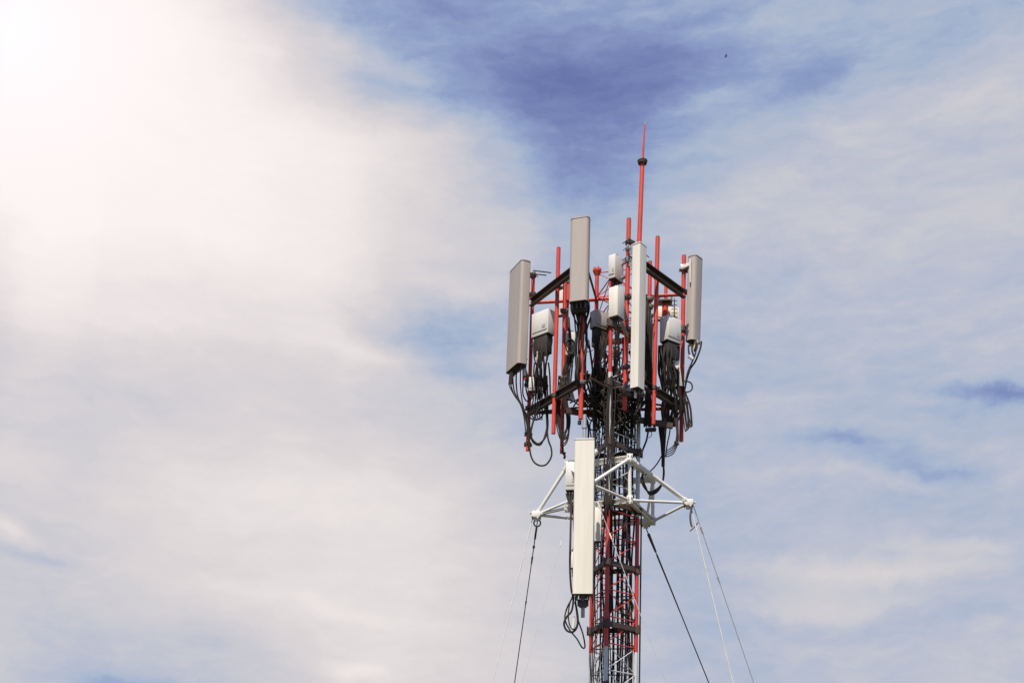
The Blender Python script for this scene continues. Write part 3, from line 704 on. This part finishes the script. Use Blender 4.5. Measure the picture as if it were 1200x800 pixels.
# under mid grey radio unit: taper down to a trunk
for i in range(10):
    x = 694 + i * 2.1
    cable([(x, 396, -.3), (jig(698 + i * 1.2, 1), 410, -.3), (jig(697 + i * .6, .8), 428, -.3), (jig(698 + i * 1.2, 1.5), 445, -.2), (jig(694 + i * 3.2, 3), 470, -.1)], .012, 'black cable bunched into the trunk below the shaded grey radio unit', 'cable trunk below the grey radio unit')
cable([(683, 409, -.4), (689, 412, -.4), (695, 410, -.3)], .005, 'thin black tie cable strung between the shaded pole and the grey radio unit')
cable([(692, 372, -.3), (688, 385, -.35), (686.5, 398, -.35), (690, 408, -.35)], .012, 'dark bluish cable hugging the left side of the grey radio unit')
# below the stacked boxes
for i in range(7):
    x = 717 + i * 2
    cable([(x, 374 if i < 5 else 380, -.4), (jig(720 + i, 1.5), 392, -.35), (jig(721 + i * .8, 2), 412, -.3), (jig(720 + i * .9, 2.5), 435, -.2), (jig(716 + i * 1.7, 3), 460, -.1)], .0085, 'black cable dropping from the narrow white boxes into the mast', 'cables below the narrow white boxes')
cable([(716, 336, -.56), (718, 345, -.57), (722, 350, -.57), (727, 352, -.5)], .0045, 'thin grey lead across the face of the lower narrow white box', m=STEEL, cat='lead')
cable([(727, 383, -.3), (730, 380, -.3), (733, 383, -.3)], .006, 'small pale blue lead loop behind the tall pole left of the central antenna', m=GALV, cat='lead')
# behind centre-right: dark column along the half-hidden pole
for i in range(8):
    x = 756.5 + i * 1.1
    cable([(x + 1, 345 + i * 5, .0), (jig(x, .6), 385, -.02 - .02 * (i % 2)), (jig(x, .8), 430, 0), (jig(x, 1), 465, 0), (jig(x + (i - 3) * .8, 1), 500, 0)], .012, 'black feeder strapped down the half-hidden pole right of the central white antenna', 'feeders on the half-hidden pole')
# under the right radio unit: dense skirt
for i in range(16):
    x = 772 + i * 1.6
    cable([(x, 405, .02), (jig(x, 1.2), 420, .0 + .01 * i), (jig(x, 2.2), 438, .05), (jig(776 + i * 1.4, 3), 458, .08), (jig(776 + i * 1.4, 3), 478, .12), (jig(777 + i * .9, 3), 500, .2)], .0115, 'black cable in the dense skirt below the right white radio unit', 'dense cables below the right radio unit')
# arcs at right
cable([(822, 400, .35), (820.5, 409, .35), (815, 423, .35), (809, 432, .35), (805, 444, .33), (802.5, 456, .3)], .013, 'black cable bowing out below the far right grey antenna towards the red pole', None)
cable([(817, 402, .3), (815, 414, .3), (811, 424, .3), (806, 436, .3), (803, 450, .3)], .011, 'inner black cable below the far right grey antenna')
for (a, b) in (((807, 404), (809, 419)), ((811, 404), (813, 417)), ((814, 412), (817, 405))):
    cable([(*a, .32), ((a[0] + b[0]) / 2 - 1, (a[1] + b[1]) / 2, .3), (*b, .3)], .012, 'short black plug lead right under the far right grey antenna', 'plug leads under the right antenna')
cable([(807, 417, .28), (812, 421, .28)], .022, 'pale splice box on the leads under the far right grey antenna', cat='splice', m=CASE, name='cable_splice')
cable([(800, 446.5, .25), (805, 446.5, .25), (810, 449, .25), (811.3, 454, .25), (809, 458, .25), (803, 459.5, .25)], .010, 'small open cable loop sticking out right of the far right pole')
for i in range(5):
    x = 802 + i * 1.5 + rnd.uniform(-1, 1)
    cable([(788 + i, 424 + i * 2, -.05), (794 + i, 440, .15), (799 + i * .8, 456, .3), (x + 1, 475, .3), (x + 3, 492, .3), (x + 3.2, 503 - i, .3), (x + 1.6, 504 - i * 2, .3), (x - .5, 488, .3), (x - 2.5, 470, .28)], .0078, 'black cable in the long loop bundle hanging right of the far right pole', 'long loop bundle at the right')
for i in range(4):
    cable([(790 + i, 470, .2), (790.5 + i * 1.3, 490, .15), (793 + i * .6, 505, .12), (791.5 + i, 518, .12), (786 + i, 525 + i * 2, .12), (780, 528 + i * 2.4, .15)], .0075, 'thin black cable swinging left below the far right red pole', 'thin swinging cables at the lower right')
cable([(786, 486, .2), (785, 505, .2), (782, 520, .22), (780, 535, .25)], .009, 'black cable running down left of the thin swinging ones at lower right')
cable([(791, 517, .12), (795, 521, .12)], .022, 'black round cable end below the far right red pole', cat='cable end', m=CAP, name='cable_end')
# black tapered bundle at the foot of the right inner pole
for i in range(7):
    s = (i - 3)
    cable([(777 + s * 1.8, 492, .22 - abs(s) * .02), (776.5 + s * 1.2, 505, .22), (777 + s * .7, 520, .22), (777 + s * .35, 535, .22), (777, 547, .24)], .012, 'black taped cable in the tapering bundle at the foot of the inner right pole', 'tapering bundle on the inner right pole')
for i in range(3):
    cable([(777, 540, .25), (777.5 + i * .4, 555, .25), (775.5, 566 + i, .2), (769, 573 + i * 2, .1), (761, 576 + i * 1.5, .0), (755 + i, 571, -.05), (751.5 + i, 562, -.05), (754, 551, .0)], .0105, 'thick black cable swinging from the tapering bundle back into the mast', 'feeders swinging back into the mast')
cable([(776, 533, .22), (770, 543, .15), (764, 550, .1), (756, 556, .05)], .009, 'black cable slanting from the tapering bundle to the white frame')
cable([(759.5, 506, -.1), (757.5, 516, -.1), (753.5, 526, -.1), (751.5, 532, -.1)], .013, 'short thick black cable slanting down to the corner of the white frame')
cable([(763, 505, -.1), (763.5, 510, -.1), (760, 513, -.1)], .005, 'tiny black lead curl under the right lower bar')
cable([(757, 503.5, -.1), (768, 503, -.05)], .03, 'dark clamp block under the right lower bar', cat='clamp', name='clamp_block', m=CAP)
# dense tangle in the core of the head
for i in range(104):
    x0 = rnd.uniform(684, 754); y0 = rnd.uniform(395, 462) if i < 46 else rnd.uniform(428, 470); y1 = rnd.uniform(474, 515)
    x1 = 697 + (x0 - 686) * .7 + rnd.uniform(-8, 8)
    pts_ = [(x0, y0, rnd.uniform(-.35, .3))]
    n = rnd.choice((3, 4, 5))
    for k in range(1, n): f = k / n; pts_.append((x0 + (x1 - x0) * f + rnd.uniform(-6, 6), y0 + (y1 - y0) * f, rnd.uniform(-.3, .25)))
    pts_.append((x1, y1, rnd.uniform(-.15, .2)))
    cable(pts_, rnd.uniform(.007, .014), 'black cable in the dense tangle inside the mast head', 'tangled cables inside the mast head')
for i in range(26):
    cx, cy, rx, ry = rnd.uniform(694, 742), rnd.uniform(440, 492), rnd.uniform(5, 12), rnd.uniform(6, 14); Y = rnd.uniform(-.45, .1); ph = rnd.uniform(0, 6)
    cable([(cx + rx * math.cos(k * math.pi / 4 + ph), cy + ry * math.sin(k * math.pi / 4 + ph), Y + .02 * k) for k in range(8)], .009, 'coiled slack loop of black cable in the mast head', 'coiled slack loops in the mast head', closed=False)
for i in range(7):
    x0 = 664 + i * 4
    cable([(x0, 468 + (i % 3) * 4, -.2), (x0 + 8, 470 - i, -.3), (x0 + 18, 476, -.3), (x0 + 28, 470 + i, -.2)], .010, 'black cable looped sideways along the lower left arm', 'cables along the lower left arm')
# feeders down the mast
zbot = 0.5
for i in range(22):
    px = 697 + i * 2.25 + rnd.uniform(-1, 1); Y = rnd.uniform(-.08, .16) if 703 < px < 742 else rnd.uniform(0.02, .14)
    top = P(px, rnd.uniform(455, 480), Y)
    x = top.x; pts_ = [top]; z_ = top.z - .4
    while z_ > ZA - .6:
        pts_.append(Vector((x + rnd.uniform(-.02, .02), Y + rnd.uniform(-.012, .012), z_))); z_ -= .55
    pts_.append(Vector((x, Y, zbot)))
    bm = bmesh.new(); sweep(bm, pts_, rnd.choice((.006, .008, .009, .013)), sub=4)
    tag(link('cable', bm, CABLE), 'black feeder cable running straight down inside the mast', 'cable', 'feeders down the inside of the mast')
# cable outside the mast at right
bm = bmesh.new(); a = P(751, 655, .2); sweep(bm, [P(751.5, 600, .22), a, Vector((a.x, a.y, ZA)), Vector((a.x, a.y, .5))], .011); tag(link('cable', bm, CABLE), 'grey-black cable running down just outside the right leg of the mast', 'cable')
for j in range(3): cable([(734 + (8.3 - j * .5) * math.cos(k * math.pi / 4), 711 + (9.5 - j * .5) * math.sin(k * math.pi / 4), .0 + j * .02) for k in range(8)], .008, 'turn of the round cable coil tied inside the lower mast', 'round cable coil inside the lower mast', closed=True)
# bluish pipe inside mast
a = P(735.5, 640, .12); tag(link('conduit', one(tube, Vector((a.x, .12, .5)), P(736.5, 470, .12), .016, seg=10), GALV), 'grey conduit pipe running down among the feeders inside the mast', 'conduit')
# cables at the low cream antenna
cable([(669.5, 592, -.4), (668.5, 630, -1.2), (668, 665, -1.2), (669.5, 690, -1.2), (672, 700, -1.2), (670, 715, -1.2), (664.5, 722, -1.2), (661, 730, -1.2), (664, 738, -1.2), (671, 740, -1.2), (676, 734, -1.2), (677, 722, -1.2), (674, 705, -1.2)], .013, 'thick black cable down the left side of the lowest cream antenna into the hanging loops')
cable([(671, 592, -.38), (672, 615, -.38), (672.8, 635, -.38), (671.5, 645, -.38)], .006, 'thin dark lead between the white boxes left of the lowest cream antenna')
cable([(671.2, 667, -.4), (672, 682, -1.2), (671, 698, -1.2), (664.5, 712, -.4), (662, 725, -.4), (668, 738, -.4), (676, 748, -.4), (682, 758, -.4), (685.5, 757, -.4), (683, 742, -.4), (677, 724, -.4), (674.5, 704, -1.2), (676, 698, -.45)], .010, 'black cable making the lowest pointed loop under the lowest cream antenna')
cable([(673, 696, -1.2), (668, 706, -1.2), (666, 720, -1.2), (668, 733, -1.2), (673, 737, -1.2), (676.5, 729, -1.2), (675, 712, -1.2), (674, 698, -1.2)], .008, 'inner black loop under the lowest cream antenna')
for i in range(3):
    cable([(664 + i * 3.4, 578, -.24), (666 + i * 2, 586, -.26), (669.5, 592, -.3), (669.5, 600, -.36)], .014, 'dark plug lead under the white box left of the lowest cream antenna', 'plug leads under the lower left white box')
c0, c1 = P(671.5, 736, -1.24), P(673, 724, -1.24)
t = thing('surge_arrester', c0, 'small white cylinder tied to the cable loops at the bottom left', 'surge arrester'); link('body', one(tube, c0, c1, .017, seg=12), CREAM, t); link('tip', one(tube, c1, c1 + Vector((0, 0, .025)), .010, seg=8), GALV, t)
# grey bracket bar above frame (white stub seen right of the cream antenna top)
c = P(700, 528, -.3); bm = bmesh.new(); tube(bm, c, c - Vector((.06, 0, .06)), .035, seg=14); tag(link('cable_gland', bm, CASE), 'stubby white gland right of the top corner of the lowest cream antenna', 'cable gland')
# white end stick under the central antenna
t = thing('antenna_tail', P(744.6, 466, -.86), 'short white stub hanging under the central white antenna', 'stub'); link('stub', one(tube, P(744.6, 466, -.84), P(745, 455, -.84), .016, seg=10), CREAM, t)
for s, px in enumerate((749.5,)):
    link('lead', one(tube, P(px - .5, 470, -.8), P(px - .2, 457, -.8), .013, seg=10), CAP, t)

for i in range(7):      # feeders added in front of the front leg to darken its white band
    x, y = MX + RAD * math.cos(ANG[2]) + (i - 3) * .019, RAD * math.sin(ANG[2]) - .045 - .012 * (i % 2)
    zt, zb_ = P(712, 440 + rnd.uniform(-8, 8), y).z, P(712, 618 + rnd.uniform(-6, 14), y).z
    bm = bmesh.new(); n = 8; sweep(bm, [Vector((x + rnd.uniform(-.018, .018), y + rnd.uniform(-.004, .004), zt + (zb_ - zt) * q / n)) for q in range(n)] + [Vector((x * .7 + MX * .3, -.1, zb_)), Vector((x * .5 + MX * .5, .0, zb_ - 1))], .0085)
    tag(link('cable', bm, CABLE), 'black feeder cable added down the front leg of the mast above the red band', 'cable', 'feeders added on the front leg')
# white bracket beside the far right antenna
t = thing('tilt_bracket', P(808, 318, .46), 'pale tilt bracket between the far right pole and the top of the right grey antenna', 'bracket')
bm = bmesh.new(); beam(bm, P(801.5, 312.5, .34), P(809, 309, .3), .03, .05); link('arm', bm, CASE, t)
bm = bmesh.new(); tube(bm, P(808.8, 304, .27), P(808.8, 331, .27), .016, .010); link('strut', bm, CASE, t)
bm = bmesh.new(); box(bm, P(801, 313, .37), (.085, .03, .07), bev=.004); tube(bm, P(796, 314.5, .36), P(806, 313, .36), .007); link('clamp', bm, GALV, t)

# ------------------------------------------------------------------ a bird, far off
bc = pix_dir(851, 66) * 185 + CAM
t_ = bmesh.new(); bmesh.ops.create_uvsphere(t_, u_segments=12, v_segments=8, radius=.07)
for v in t_.verts: v.co = Vector((v.co.x * 2.6, v.co.y, v.co.z * .9)) + bc
def wing(bm, s):
    pr = [bc + Vector((.05, s * .03, .02)), bc + Vector((.02, s * .25, .08)), bc + Vector((-.06, s * .5, .05)), bc + Vector((-.1, s * .25, .05)), bc + Vector((-.08, s * .03, .01))]
    A = [bm.verts.new(p + Vector((0, 0, .012))) for p in pr]; B = [bm.verts.new(p - Vector((0, 0, .012))) for p in pr]
    bm.faces.new(A); bm.faces.new(B[::-1])
    for i in range(5): j = (i + 1) % 5; bm.faces.new((A[i], B[i], B[j], A[j]))
wing(t_, 1); wing(t_, -1)
tl = [bc + Vector((-.14, 0, 0)), bc + Vector((-.28, .05, 0)), bc + Vector((-.28, -.05, 0))]
A = [t_.verts.new(p + Vector((0, 0, .01))) for p in tl]; B = [t_.verts.new(p - Vector((0, 0, .01))) for p in tl]
t_.faces.new(A); t_.faces.new(B[::-1])
for i in range(3): j = (i + 1) % 3; t_.faces.new((A[i], B[i], B[j], A[j]))
tag(link('bird', t_, BIRD), 'tiny dark speck of a bird high in the blue gap right of the lightning rod', 'bird')
